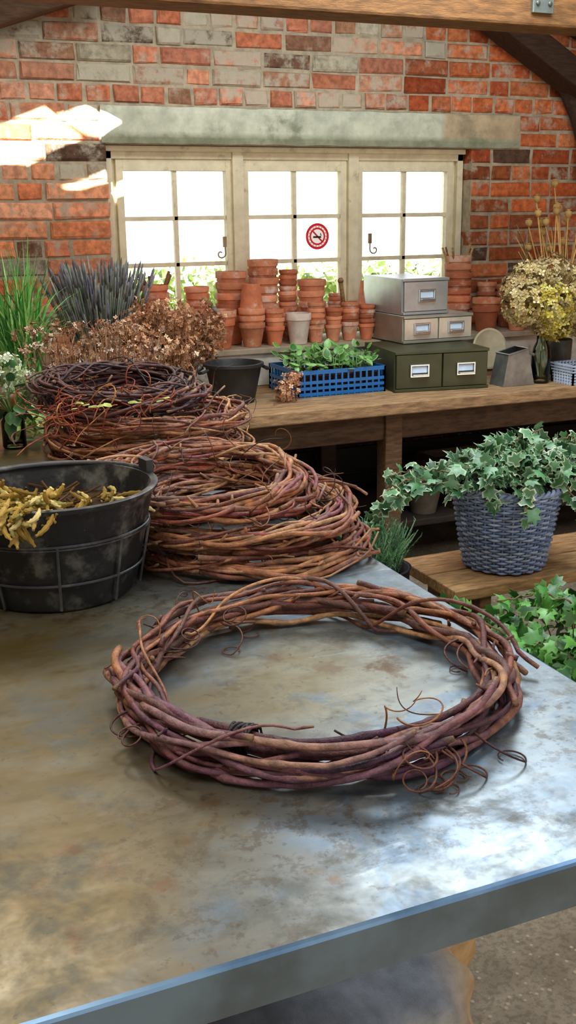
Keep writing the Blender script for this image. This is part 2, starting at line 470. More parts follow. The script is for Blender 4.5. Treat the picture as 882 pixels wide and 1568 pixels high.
# ------------------------------------------------------------- TERRACOTTA
TC=['cc7852','d8845c','b86a48','de946e','c47c58','a86040','d08864']
def pot_prof(r,h,rim=.0,flip=False):
    rb=r*.66; rh=h*.24; t=r*.09
    p=[(rb*.25,0.0),(rb,0),(r*.92*1.0,h-rh),(r*.93,h-rh+.001),(r,h-rh+.003),(r*1.02,h-.003),(r*.99,h),(r*.9,h),(r*.88,h-rh),(rb*.85,t),(0,t)]
    return p
def pot(m,x,y,z,r,h,flip=False,col=None,tilt=None):
    col=col or C(random.choice(TC),U(.80,1.0),.14)
    rot=Matrix.Rotation(math.pi,3,'X') if flip else Matrix.Identity(3)
    if tilt: rot=Matrix.Rotation(tilt[0],3,'X')@Matrix.Rotation(tilt[1],3,'Y')@rot
    m.lathe(pot_prof(r,h),(x,y,z+(h if flip else 0)),26,0,col,rot=rot)
def stack(name,x,y,z,r,top,flip=False,h=None,st=.30):
    m=MB(); h=h or r*1.9; step=h*st; zz=z; n=max(1,int(round((top-z-h)/step))+1)
    for i in range(n):
        rr=r*U(.97,1.03)
        pot(m,x+U(-.003,.003),y+U(-.003,.003),zz,rr,h,flip,tilt=(U(-.02,.02),U(-.02,.02)))
        zz+=step
    return m.obj(name,[M_terra],(x,y,z),auto=.7)
LZ=.9055
fr=4.192; bk=4.33
stk=[ (1.265,fr,.054,1.08,True,.6),(1.25,bk,.055,1.17,False,.3),(1.37,fr,.045,1.05,True,.5),(1.435,bk,.052,1.16,False,.3),(1.487,fr,.064,1.055,False,.3),
 (1.585,bk,.066,1.225,False,.36),(1.735,bk,.066,1.24,False,.30),(1.73,fr,.042,1.07,False,.45),(1.85,bk,.040,1.20,False,.3),
 (1.925,fr,.038,1.075,False,.34),(1.965,bk,.062,1.16,False,.4),(2.005,fr,.038,1.06,False,.5),(2.09,fr+.01,.042,1.08,False,.36),(2.08,bk,.03,1.1,False,.3),
 (2.17,fr,.036,1.05,False,.3),(2.72,bk,.064,1.23,False,.3),(2.80,fr+.01,.062,1.05,False,.3),(2.88,bk,.045,1.13,False,.5),(3.0,bk,.055,1.10,False,.3)]
for x,y,r,top,fl,st_ in stk: stack('terracotta_pot_stack',x,y,LZ,r,top,fl,st=st_)
m=MB(); zz=LZ
for i in range(3): pot(m,1.625,fr,zz,.056,.10,False); zz+=.03
pot(m,1.625,fr,zz+.043,.055,.125,True); m.obj('terracotta_pot_stack',[M_terra],(1.625,fr,LZ),auto=.7)
m=MB(); pot(m,1.835,fr-.01,LZ,.055,.13,False,C('dccabb',.80)); m.obj('whitewashed_pot',[M_terra],(1.835,fr,LZ),auto=.7)
m=MB(); pot(m,2.24,bk-.02,LZ,.056,.12,False); pot(m,2.24,bk-.02,LZ+.12,.056,.125,True); m.obj('terracotta_pot_stack',[M_terra],(2.24,bk,LZ),auto=.7)
m=MB(); zz=LZ
for i in range(3): pot(m,2.95,bk-.16,zz,.052,.10,False); zz+=.03
pot(m,2.95,bk-.16,zz+.043,.058,.13,True); m.obj('terracotta_pot_stack',[M_terra],(2.95,bk-.16,LZ),auto=.7)
m=MB()
for i in range(9):
    a=U(0,6.28); p0=Vector((2.72+.03*math.cos(a),bk+.03*math.sin(a),1.16)); p1=p0+Vector((.05*math.cos(a),.03*math.sin(a),U(.09,.14)))
    m.tube([p0,p1],.005,6,0,C(random.choice(['b08a58','8a6038','c0a070']),1,.1))
m.obj('wooden_plant_labels',[M_wood],(2.72,bk,1.14))
m=MB()
for i in range(7):
    a=U(0,6.28); p0=Vector((1.25+.02*math.cos(a),bk+.02*math.sin(a),1.1)); p1=p0+Vector((.05*math.cos(a),.02*math.sin(a),U(.09,.12)))
    m.tube([p0,p1],.006,6,0,C(random.choice(['8a5a38','6a4a30','b09060']),1,.1))
m.obj('wooden_plant_labels',[M_wood],(1.25,bk,1.1))
m=MB(); m.tube([(1.50,4.15,1.02),(1.42,4.12,1.09)],.009,8,0,C('8a8478')); m.tube([(1.42,4.12,1.09),(1.385,4.11,1.12)],.012,8,0,C('a07a50')); m.obj('hand_trowel',[M_wood],(1.45,4.13,1.05))
m=MB(); m.tube([(2.06,4.2,1.06),(2.045,4.2,1.16)],.010,8,0,C('8a6a44')); m.lathe([(.012,0),(.014,.01),(.006,.02)],(2.045,4.2,1.155),10,0,C('8a6a44')); m.obj('wooden_dibber',[M_wood],(2.05,4.2,1.1))

# ------------------------------------------------------------- METAL FILE BOXES
def filebox(name,x,y,z,w_,d_,h_,n,col,rz,front,mt):
    m=MB(); R=Matrix.Rotation(rz,3,'Z')
    def W(p): q=R@Vector(p); return (q.x+x,q.y+y,q.z+z)
    def b(c,d,mat,col): m.box(W(c),d,mat,col,rz=rz)
    b((w_/2,d_/2+.005,h_/2),(w_,d_,h_),0,col)
    b((w_/2,-.003,h_-.006),(w_,.014,.012),0,col); b((w_/2,-.003,.006),(w_,.014,.012),0,col)
    g=.006; dw=(w_-g*(n+1))/n
    for i in range(n):
        cx_=g+dw/2+i*(dw+g)
        b((cx_,-.002,h_/2),(dw,.012,h_-.028),0,front)
        hw=min(.075,dw*.44); hh=min(.045,h_*.36); cz=h_*.52
        for dz in (-hh/2,hh/2): b((cx_,-.012,cz+dz),(hw,.010,.008),1,C('d6dce0'))
        for dx in (-hw/2,hw/2): b((cx_+dx,-.012,cz),(.008,.010,hh+.008),1,C('d6dce0'))
        b((cx_,-.009,cz+.004),(hw-.01,.004,hh*.6),2,C('c8dcf0'))
        b((cx_,-.018,cz-hh*.35),(hw*.9,.018,.006),1,C('d6dce0'))
    return m.obj(name,[mt,M_chrome,M_plain],(x,y,z),smooth=False,bevel=.0025)
filebox('olive_file_drawers',2.05,3.715,BZ+.001,.41,.36,.163,2,C('404229'),-.14,C('3e4026'),M_metal)
filebox('cream_card_drawers',2.2,3.92,.9095,.34,.36,.115,2,C('acaca0'),0,C('dcdccc'),M_silver)
filebox('grey_card_drawer',2.21,3.945,1.0265,.225,.34,.15,1,C('aab0b2'),.02,C('b6bcbc'),M_silver)

# ------------------------------------------------------------- BLUE CRATE
m=MB(); x0,x1,y0,y1,z0,h=1.65,2.035,3.77,4.06,BZ,.105; bl=C('1a66a8')
m.box(((x0+x1)/2,(y0+y1)/2,z0+.004),(x1-x0,y1-y0,.006),0,bl)
for zz in (.012,.035,.058,.098):
    t=.012 if zz<.09 else .016
    for yy in (y0,y1): m.box(((x0+x1)/2,yy,z0+zz),(x1-x0,.006,t),0,bl)
    for xx in (x0,x1): m.box((xx,(y0+y1)/2,z0+zz),(.006,y1-y0,t),0,bl)
for i in range(15):
    xx=x0+(x1-x0)*i/14
    for yy in (y0,y1): m.box((xx,yy,z0+h/2),(.007,.007,h),0,bl)
for i in range(11):
    yy=y0+(y1-y0)*i/10
    for xx in (x0,x1): m.box((xx,yy,z0+h/2),(.007,.007,h),0,bl)
for i in range(5):
    xx=x0+.04+i*.075
    for j in range(3): m.box((xx,y0+.05+j*.09,z0+.045),(.06,.07,.07),1,C('3a2c22'))
m.obj('blue_crate',[M_plast,M_soil],((x0+x1)/2,(y0+y1)/2,z0),smooth=False)

IVY=[(0,0),(.30,-.13),(.52,.12),(.30,.30),(.40,.62),(.14,.60),(0,1.0),(-.14,.60),(-.40,.62),(-.30,.30),(-.52,.12),(-.30,-.13)]
OVAL=[(0,0),(.2,.12),(.32,.35),(.30,.6),(.16,.85),(0,1),(-.16,.85),(-.30,.6),(-.32,.35),(-.2,.12)]
def leaf(m,p,tip,nrm,size,ci,co,shape=IVY,mat=0,cup=.25):
    T=Vector(tip).normalized(); Nn=Vector(nrm); Nn=(Nn-T*Nn.dot(T))
    if Nn.length<1e-3: Nn=T.orthogonal()
    Nn.normalize(); B=T.cross(Nn); p=Vector(p)
    vs=[p+T*(.38*size)]; cs=[ci]; n=len(shape)
    for k,cc in ((.74,ci),(1.0,co)):
        for (x,y) in shape:
            xx=x*k; yy=.38+(y-.38)*k
            vs.append(p+B*(xx*size)+T*(yy*size)-Nn*((abs(xx)*cup+max(0,yy-.4)**2*.5)*size)); cs.append(cc)
    fs=[]
    for i in range(n):
        j=(i+1)%n
        fs.append((0,1+i,1+j)); fs.append((1+i,1+n+i,1+n+j,1+j))
    m.add(vs,fs,mat,cs)
def rv(k=1): return Vector((U(-k,k),U(-k,k),U(-k,k)))
m=MB()
for i in range(230):
    p=Vector((U(1.66,2.03),U(3.78,4.05),BZ+U(.09,.17)))
    p.z+=.035*mnoise.noise(Vector((p.x*12,p.y*12,0)))
    leaf(m,p,Vector((U(-1,1),U(-1,1),U(-.1,.9))),Vector((U(-.3,.3),-.3,1)),U(.028,.05),C(random.choice(['4f8a3a','66a04c','3d7434','86b86a']),1,.2),C(random.choice(['7fb060','a8c888','5c9448']),1,.1),OVAL)
for i in range(50):
    x=U(1.68,2.02);y=U(3.8,4.04); m.tube([(x,y,BZ+.07),(x+U(-.02,.02),y,BZ+.15)],.002,5,0,C('5f8a44'))
m.obj('seedling_tray_plants',[M_leaf],(1.84,3.9,BZ+.07),smooth=True)

# ------------------------------------------------------------- BLACK POT WITH HANDLES
m=MB(); c=(1.40,3.82,BZ); bk_=C('232526',.98)
m.lathe([(0,0),(.075,0),(.08,.004),(.108,.135),(.112,.14),(.118,.142),(.118,.152),(.108,.154),(.103,.142),(.075,.012),(0,.012)],c,36,0,bk_)
for s_ in (-1,1):
    pts=[(c[0]+s_*(.112),c[1]-.035,c[2]+.135),(c[0]+s_*.135,c[1]-.03,c[2]+.125),(c[0]+s_*.14,c[1],c[2]+.12),(c[0]+s_*.135,c[1]+.03,c[2]+.125),(c[0]+s_*.112,c[1]+.035,c[2]+.135)]
    m.tube(pts,.006,8,0,bk_)
m.lathe([(0,.125),(.1,.12)],c,20,1,C('3a2e22'))
m.obj('black_planter',[M_rubber,M_soil],c,auto=.6)

# ------------------------------------------------------------- FLORETS
def floretball(m,c,rad,n,fs,cols,squash=(1,1,1),mat=0,jit=.25):
    c=Vector(c)
    for i in range(n):
        d=rv(); 
        if d.length<.01: continue
        d.normalize(); rr=1-random.gauss(0,jit*.5) if jit>.55 else 1-abs(random.gauss(0,jit*.5))
        p=c+Vector((d.x*rad*squash[0],d.y*rad*squash[1],d.z*rad*squash[2]))*rr
        n_=(d+rv(.5)).normalized(); t=n_.orthogonal().normalized(); t=Quaternion(n_,U(0,6.28))@t; b=n_.cross(t)
        col=C(random.choice(cols),1,.2); s=fs*U(.7,1.3)
        vs=[p];fcs=[];cs=[mixc(col,(0,0,0,1),.35)]
        for k in range(4):
            a=k*math.pi/2
            e1=t*math.cos(a)+b*math.sin(a); e2=t*math.cos(a+.6)+b*math.sin(a+.6); e0=t*math.cos(a-.6)+b*math.sin(a-.6)
            o=len(vs); vs+=[p+e0*s*.65+n_*s*.15,p+e1*s+n_*s*U(0,.4),p+e2*s*.65+n_*s*.15]; cs+=[col]*3; fcs.append((0,o,o+1,o+2))
        m.add(vs,fcs,mat,cs)
vx,vy=2.72,3.66
m=MB()
m.lathe([(0,0),(.034,0),(.038,.006),(.040,.11),(.034,.15),(.022,.175),(.022,.2),(.026,.21),(.023,.21),(.019,.198),(.019,.176),(.031,.149),(.036,.11),(.034,.01),(0,.008)],(vx,vy,BZ),32,0,C('c0d0c8'))
for i in range(9):
    a=U(0,6.28); r=U(0,.016); p=Vector((vx,vy,BZ+.02))+Vector((U(-.02,.02),U(-.02,.02),0)); q=Vector((vx+r*math.cos(a),vy+r*math.sin(a),BZ+.2)); e_=q+Vector((math.cos(a)*.07,math.sin(a)*.06,.13))
    m.tube([p,q,e_],.0022,5,1,C(random.choice(['7a8a4c','9a8a5a','65703c'])))
for dx,dy,dz,r,cs in ((-.12,-.03,.33,.09,0),(.0,-.05,.33,.095,1),(.10,-.02,.34,.10,0),(-.05,.03,.42,.09,0),(.05,.03,.44,.09,2),(-.13,.02,.39,.065,2),(.16,.0,.27,.085,2),(.03,-.04,.25,.07,1),(.15,.05,.41,.075,0),(.0,-.02,.27,.07,0)):
    pal=[['d0bc84','c4b074','e0d09c','b4a064'],['ccba50','dacc68','bca646','e2d888'],['b89c6c','a08458','c8b480','d4c494']][cs]
    floretball(m,(vx+dx,vy+dy,BZ+dz),r,300,.015,pal,mat=2)
m.obj('vase_of_dried_hydrangeas',[M_vase,M_leaf,M_dry],(vx,vy,BZ))
m=MB(); px,py=2.95,3.84
m.lathe([(0,0),(.05,0),(.055,.15),(.05,.155),(.045,.01)],(px,py,BZ),20,1,C('4a4a44'))
for i in range(18):
    a=U(0,6.28); top=Vector((px-.05+U(-.14,.12),py+U(-.08,.08),BZ+U(.52,.80))); base=Vector((px+U(-.02,.02),py+U(-.02,.02),BZ+.1))
    mid=(top+base)/2+Vector((U(-.03,.03),0,.03)); m.tube([base,mid,top],.0028,5,0,C('c0985c',1,.2))
    m.lathe([(0,0),(.006,.002),(.016,.015),(.014,.028),(.004,.032),(.014,.036),(0,.037)],top,10,0,C('b8965c',1,.2))
for i in range(70):
    a=U(0,6.28); d=Vector((math.cos(a)*.5,math.sin(a)*.4,1)).normalized(); b_=Vector((px,py,BZ+.1)); L=U(.35,.6)
    m.tube([b_,b_+d*L*.5+Vector((0,0,.05)),b_+d*L],.0018,4,0,C(random.choice(['9a7c48','c0a468','7a6038']),1,.2))
m.obj('dried_poppy_heads',[M_dry,M_rubber],(px,py,BZ))
m=MB(); m.lathe([(0,0),(.062,0),(.088,.014),(.092,.018),(.083,.020),(.060,.008),(0,.008)],(2.72,4.06,.843),40,0,C('e0d6b4'),rot=Matrix.Rotation(math.pi/2-.16,3,'X'))
m.obj('enamel_plate',[M_metal],(2.72,4.06,.76),auto=.6)
m=MB(); g=C('9a9d98'); bx0,by0=2.60,3.68
V=[(-.085,-.05,0),(.07,-.05,0),(.07,.05,0),(-.085,.05,0),(-.06,-.045,.13),(.035,-.045,.15),(.035,.045,.15),(-.06,.045,.13)]
vs=[(bx0+a,by0+b,BZ+.001+c_) for a,b,c_ in V]; inn=[(bx0+a*.9-.001,by0+b*.88,BZ+.004+c_*.99) for a,b,c_ in V]
m.add(vs,[(3,2,1,0),(0,1,5,4),(1,2,6,5),(2,3,7,6),(3,0,4,7)],0,g); m.add(inn,[(0,1,2,3),(4,5,1,0),(5,6,2,1),(6,7,3,2),(7,4,0,3)],0,C('5a5c58'))
m.tube([vs[4],vs[5],vs[6],vs[7]],.004,6,0,g,closed=True)
m.tube([(bx0+.04,by0-.02,BZ+.14),(bx0+.085,by0-.02,BZ+.12),(bx0+.105,by0-.02,BZ+.05),(bx0+.11,by0-.02,BZ+.012)],.007,8,0,g)
m.obj('galvanised_seed_scoop',[M_galv],(bx0,by0,BZ),smooth=False)
m=MB(); bx0,by0=2.86,3.60
for k,zz in enumerate(np.linspace(.006,.08,7)):
    s_=.065+.012*zz/.08
    for sx,sy,dx,dy in ((0,-s_,2*s_,.003),(0,s_,2*s_,.003),(-s_,0,.003,2*s_),(s_,0,.003,2*s_)): m.box((bx0+sx,by0+sy,BZ+zz),(dx,dy,.007),0,C('b8c8dc'))
for i in range(9):
    for sx,sy in ((-1+i/4,-1),(-1+i/4,1),(-1,-1+i/4),(1,-1+i/4)): m.box((bx0+sx*.07,by0+sy*.07,BZ+.042),(.006,.006,.084),0,C('b8c8dc'))
m.box((bx0,by0,BZ+.004),(.13,.13,.006),0,C('b8c8dc')); m.box((bx0,by0,BZ+.03),(.12,.12,.05),0,C('8a94a4'))
m.obj('plastic_punnet',[M_plast],(bx0,by0,BZ),smooth=False)

# ------------------------------------------------------------- LEFT-BACK PLANTS on bench
m=MB(); lx,ly=.88,3.76
m.lathe([(0,0),(.085,0),(.11,.2),(.115,.205),(.105,.205),(.08,.02),(0,.02)],(lx,ly,BZ),28,1,C('2b2e30'))
for i in range(460):
    a=U(0,6.28); r=U(0,1)**.6; d=Vector((math.cos(a)*r*.42,math.sin(a)*r*.4,1)).normalized(); b_=Vector((lx+math.cos(a)*r*.05,ly+math.sin(a)*r*.05,BZ+.12)); L=U(.20,.42)
    q=b_+d*L; m.tube([b_,b_+d*L*.5,q],.0014,4,0,C('6c7462',1,.2))
    m.tube([q-d*.035,q-d*.01,q+d*.02,q+d*.035],[.002,.0045,.0035,.001],5,0,C(random.choice(['6c6e70','7c7e7c','585a5c','8c8c86','747080','7c8474']),1,.25))
m.obj('dried_lavender_bucket',[M_dry,M_rubber],(lx,ly,BZ))
m=MB(); gx,gy=.56,3.58
m.lathe(pot_prof(.09,.15),(gx,gy,BZ),26,1,C('8a5a40',.9))
m.lathe([(0,.13),(.078,.13)],(gx,gy,BZ),20,2,C('30241a'))
for i in range(280):
    a=U(0,6.28); L=U(.30,.58); sp=U(.03,.22); b_=Vector((gx+U(-.05,.05),gy+U(-.05,.05),BZ+.13)); d=Vector((math.cos(a),math.sin(a),0)); s_=Vector((U(-1,1),U(-1,1),0)).normalized()*U(.0025,.005)
    pts=[]
    for k in range(8):
        t=k/7; z_=L*(t-.42*t*t*sp/.2); pts.append(b_+d*(sp*t*t*1.0)+Vector((0,0,max(z_,-.1))))
    vs=[];cs=[]; cb=C(random.choice(['4f9a40','6aae54','3f8038','94c46c']),1,.2)
    for k,p in enumerate(pts): w_=1-(k/7)**3*.9; vs+=[p-s_*w_,p+s_*w_]; cs+=[cb,cb]
    m.add(vs,[(2*k,2*k+1,2*k+3,2*k+2) for k in range(7)],0,cs)
m.obj('potted_grass',[M_leaf,M_terra,M_soil],(gx,gy,BZ))
m=MB(); pot(m,.60,4.03,BZ+.06,.09,.2,False,C('a86a44')); pot(m,.60,4.03,BZ+.001,.075,.16,False,C('985a3c')); m.obj('terracotta_pot_stack',[M_terra],(.60,4.03,BZ),auto=.7)
# airy heap of dried flower sprays; low part stays left of the black planter, tops lean over behind it
m=MB(); rh=random.Random(77)
hp_=['cc9470','e0b48c','b4805c','ecc8a4','d09e78','9c6c4c','c08c66']
for i in range(330):
    t_=rh.random(); x0=.72+.43*t_
    ztop=.95+.15*math.exp(-((x0-1.07)/.15)**2)+rh.uniform(-.10,.05)
    zq=ztop if rh.random()<.5 else .80+(ztop-.80)*rh.random()
    p=Vector((x0+rh.uniform(-.05,.03),3.60+rh.uniform(-.06,.06),.76))
    q=Vector((x0+rh.uniform(-.07,.03),3.58+rh.uniform(-.06,.08),zq))
    mid=(p+q)/2+Vector((rh.uniform(-.03,.02),rh.uniform(-.03,.03),0)); m.tube([p,mid,q],.0013,4,0,C(rh.choice(['8a6444','a47c54','6e4c34'])))
    for k in range(3):
        e_=q+Vector((rh.uniform(-.03,.025),rh.uniform(-.03,.02),rh.uniform(-.02,.035))); m.tube([q-Vector((0,0,.01)),e_],.0009,3,0,C('b08a62'))
        floretball(m,e_,rh.uniform(.006,.016),9,.008,hp_,jit=.8)
for i in range(90):
    p=Vector((1.22+rh.uniform(-.02,.03),3.99+rh.uniform(-.03,.03),BZ+.01)); q=Vector((1.30+rh.uniform(-.12,.11),3.99+rh.uniform(-.05,.05),rh.uniform(.90,1.07)))
    m.tube([p,(p+q)/2+Vector((-.02,0,0)),q],.0013,4,0,C(rh.choice(['8a6444','a47c54','6e4c34'])))
    for k in range(3):
        e_=q+Vector((rh.uniform(-.03,.03),rh.uniform(-.03,.02),rh.uniform(-.02,.035))); m.tube([q-Vector((0,0,.01)),e_],.0009,3,0,C('b08a62'))
        floretball(m,e_,rh.uniform(.006,.016),9,.008,hp_,jit=.8)
for x,y,z_,r in ((1.0,3.58,1.0,.055),(1.08,3.60,.98,.055),(1.08,3.58,.90,.06),(.95,3.56,.90,.06),(.85,3.56,.88,.05),(1.0,3.57,.84,.06),(1.10,3.58,.83,.05)):
    floretball(m,(x,y,z_),r,190,.010,hp_,jit=.9,squash=(1.1,1,.9))
m.obj('dried_hydrangea_bunch',[M_dry],(1.05,3.62,BZ))
m=MB(); floretball(m,(1.575,3.72,.787),.038,170,.010,hp_,jit=.6); floretball(m,(1.60,3.71,.83),.03,120,.009,hp_,jit=.6); m.tube([(1.575,3.72,.747),(1.50,3.66,.750)],.002,5,0,C('6e4c34'))
m.obj('fallen_dried_flower',[M_dry],(1.575,3.72,BZ))

# ------------------------------------------------------------- ZINC TABLE
TX0,TX1,TY0,TY1,TZ=-.75,.776,.64,3.05,.9
tbl=bpy.data.objects.new('zinc_worktable',None); tbl.location=(0,1.8,0); S.collection.objects.link(tbl)
bmv=MB()
def rrect(o,z): return [(TX0+o,TY0+o,z),(TX1-o,TY0+o,z),(TX1-o,TY1-o,z),(TX0+o,TY1-o,z)]
rings=[rrect(.0045,TZ),rrect(.0015,TZ-.0015),rrect(0,TZ-.004),rrect(0,TZ-.046),rrect(.004,TZ-.05),rrect(.03,TZ-.05)]
vs=[p for r in rings for p in r]
bmv.add(vs,[(0,1,2,3)],0)
bmv.add(vs,[(j*4+i,(j+1)*4+i,(j+1)*4+(i+1)%4,j*4+(i+1)%4) for j in range(2) for i in range(4)],2)
bmv.add(vs,[(j*4+i,(j+1)*4+i,(j+1)*4+(i+1)%4,j*4+(i+1)%4) for j in range(2,5) for i in range(4)]+[(20,23,22,21)],1)
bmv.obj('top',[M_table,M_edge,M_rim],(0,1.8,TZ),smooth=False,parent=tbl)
lg=MB()
for x in (TX0+.08,TX1-.08):
    for y in (TY0+.95,TY1-.1):
        lg.box((x,y,(TZ-.05)/2),(.05,.05,TZ-.05),0,C('5a5248'))
    lg.box((x,(TY0+TY1)/2+.3,TZ-.09),(.04,TY1-TY0-.9,.07),0,C('5a5248'))
for y in (TY0+.95,TY1-.1): lg.box(((TX0+TX1)/2,y,TZ-.09),(TX1-TX0-.2,.04,.07),0,C('5a5248'))
lg.obj('legs',[M_woodd],(0,1.8,.4),smooth=False,parent=tbl,bevel=.004)

# ------------------------------------------------------------- WREATHS
PB=['84503a','70402f','965f42','aa734c','64382f','8c5846','ba8858','6c4a40','c09468']
PP=['643e50','56344a','72495e','46283e','7c5666','643e46','866468']
PD=['46292c','382426','54312f','603d36','2b2026']
PR=['8c3c30','9c4a30','7c3434','985640','64302e']
def wreath(m,c,R,mw,mh,n,cf,srange=(.0035,.0065),seg=80,tend=6,sides=7,tilt=(0,0),seed=0,stub=10,longs=.75,wild=.15):
    rr_=random.Random(seed); u=rr_.uniform
    e2=u(.01,.03); eph=u(0,6.28)
    def P_(phi,off,hz):
        r=R*(1+e2*math.cos(2*phi+eph))+off
        x=r*math.cos(phi); y=r*math.sin(phi)
        return Vector((c[0]+x,c[1]+y,c[2]+hz+tilt[0]*x+tilt[1]*y))
    for i in range(n):
        kind=rr_.random()
        L=u(2.6,8.0) if kind<longs else u(.9,2.2)
        k=rr_.choice((-1,1))*(u(.4,1.7) if kind<longs else u(2,4.5)); ph0=u(0,6.28); ps0=u(0,6.28)
        sr=u(*srange)*(1 if kind<.7 else .65); fill=u(.35,1.0) if kind<1-wild else u(1.1,1.5)
        N_=max(14,int(seg*L/6.28)); pts=[];rad=[];cols=[]
        q1,q2,q3,q4=u(0,6.28),u(0,6.28),u(0,6.28),u(0,6.28); node=u(.06,.11); nph=u(0,1); f1,f2=u(4,10),u(3,8)
        c1=rr_.random(); flare=u(-.2,.5); fz=u(0,.5)
        for j in range(N_+1):
            t=j/N_; ph=ph0+L*t; ps=ps0+k*L*t+.7*math.sin(2*ph+q1)
            off=mw*fill*math.cos(ps)+.006*math.sin(f1*ph+q2)
            hz=mh*(1+fill*math.sin(ps))+.0035*math.sin(f2*ph+q3)
            if t<.05: off+=(.05-t)*flare
            if t>.95: hz+=(t-.95)*fz; off+=(t-.95)*flare
            hz=max(hz,sr)
            p=P_(ph,off,hz)
            arc=R*L*t; d_=((arc/node+nph)%1); nb=math.exp(-((d_-.5)/.06)**2)
            p.z+=.0015*math.sin(6.28*arc/node*.5); p.z=max(p.z,.9+sr*1.5)
            pts.append(p); rad.append(sr*(1-.3*t)*(1+.42*nb))
            cols.append(mixc(cf(ph,c1,t),(.012,.008,.008,1),.40*nb))
        cols[0]=cols[-1]=C('8a6a4a')
        m.tube(pts,rad,sides,0,cols)
    for i in range(stub):
        ph=u(0,6.28); p=P_(ph,u(-mw,mw),mh*u(1.1,1.9)); d=Vector((u(-1,1),u(-1,1),u(.0,1.0))).normalized(); l=u(.010,.026); s_=u(.0016,.003)
        m.tube([p,p+d*l*.5,p+d*l],[s_*1.4,s_,s_*.8],6,0,[cf(ph,.5,0),cf(ph,.2,0),mixc(cf(ph,.2,0),C('8c6c4a'),.5)])
    for i in range(tend):
        ph=u(0,6.28); p=P_(ph,mw*u(.3,1.1)*rr_.choice((-1,1)),mh*u(1,2)); d=Vector((math.cos(ph)*u(-1,1),math.sin(ph)*u(-1,1),u(-.3,.6))).normalized()
        ax=Vector((u(-1,1),u(-1,1),u(-1,1))).normalized(); pts=[p.copy()]; q=p.copy(); K=rr_.randint(18,32)
        cur=u(.05,.10); gr=u(.006,.018)
        for j in range(K):
            d=Quaternion(ax,cur+gr*j)@d; d+=ax*.03; d.normalize(); q=q+d*.0042
            if q.z<.902: q.z=.902
            pts.append(q.copy())
        m.tube(pts,[.0013*(1-.6*j/K) for j in range(K+1)],5,0,C(rr_.choice(['4a3028','7a5034','3c2826','94663a']),1))
def cf_main(ph,c1,t):
    wv=.5-.5*math.sin(ph+.35)
    a=C(PB[int(c1*8.99)]); b=C(PP[int(c1*6.99)])
    return mixc(a,b,max(0,min(1,wv*1.2-.3+.3*math.sin(5*ph+c1*9))))
WC=(.478,1.05)
m=MB()
wreath(m,(WC[0],WC[1],TZ+.001),.220,.027,.026,29,cf_main,(.0028,.0055),130,12,8,seed=14,stub=30,longs=.8,wild=.16)
rb=random.Random(21)
for i in range(13):
    ph=math.radians(222)+i*.008+rb.uniform(-.02,.02); cpt=Vector((WC[0]+.205*math.cos(ph),WC[1]+.205*math.sin(ph),TZ+.038)); rd=Vector((math.cos(ph),math.sin(ph),0)); tg=Vector((-rd.y,rd.x,0))*rb.uniform(-.5,.5); ra=rb.uniform(.010,.015); pts=[]
    for k in range(14):
        a=k/14*2*math.pi; pts.append(cpt+(rd+tg)*(ra*math.cos(a))+Vector((0,0,ra*math.sin(a))))
    m.tube(pts,.0018,5,0,C('261c26'),closed=True)
rr2=random.Random(5)
for (ph,out,n_) in ((-1.45,.02,5),(-1.30,.015,3),(3.3,.01,2),(1.9,-.03,3),(-.1,-.02,2),(2.5,-.03,3)):
    for q_ in range(n_):
        a0=ph+rr2.uniform(-.1,.1)
        p=Vector((WC[0]+(.218+out)*math.cos(a0),WC[1]+(.218+out)*math.sin(a0),TZ+.03)); sg=1 if out>0 else -1
        d=Vector((math.cos(ph)*sg+rr2.uniform(-.5,.5),math.sin(ph)*sg+rr2.uniform(-.5,.5),.1)).normalized(); ax=Vector((rr2.uniform(-.5,.5),rr2.uniform(-.5,.5),rr2.choice((-1,1)))).normalized(); pts=[p.copy()]; q=p.copy()
        g0,g1=rr2.uniform(.04,.10),rr2.uniform(.004,.008)
        for j in range(42):
            d=(Quaternion(ax,g0+g1*j)@d).normalized(); q=q+d*.0031; q.z=max(TZ+.0025,q.z-.0008); pts.append(q.copy())
        m.tube(pts,[.0015*(1-.5*j/42) for j in range(43)],5,0,C(rr2.choice(['5a362c','6a4434','4a2c28','7c5238'])))
m.obj('grapevine_wreath',[M_vine],(WC[0],WC[1],TZ))

def mkcf(pal):
    def f(ph,c1,t):
        a=C(pal[int(c1*(len(pal)-.01))]); b=C(pal[(int(c1*7)+2)%len(pal)])
        return mixc(a,b,.5+.5*math.sin(3*ph+c1*20))
    return f
PM=PB+PR+['7a4440','4a2c34','b07c50','8a4a58']
st=[( .612,1.61,.182,.030,.0145,PM,0,0),(.60,1.64,.172,.032,.0135,PB,-.05,.01),(.600,1.63,.178,.032,.0135,PM,.03,.02),(.560,1.68,.170,.032,.013,PR+PB,-.05,0),(.555,1.69,.168,.032,.0125,PM,.0,.05)]
zz=TZ+.001
for i,(x,y,R,mw,mh,pal,t1,t2) in enumerate(st):
    m=MB(); wreath(m,(x,y,zz),R,mw,mh,25,mkcf(pal),(.0026,.0054),64,10,6,seed=30+i,stub=14,tilt=(t1,t2),wild=.25); zz+=mh*1.85
    m.obj('grapevine_wreath',[M_vine],(x,y,zz-mh*2))
st=[(.66,2.40,.210,.040,.021,PM,0,0),(.64,2.42,.20,.040,.021,PR+PB,.05,0),(.67,2.40,.20,.040,.02,PB+PR,-.03,0),(.615,2.44,.172,.036,.019,PD+['6a3a34'],.03,.04),(.60,2.45,.162,.032,.017,PD,-.03,.06)]
zz=TZ+.001
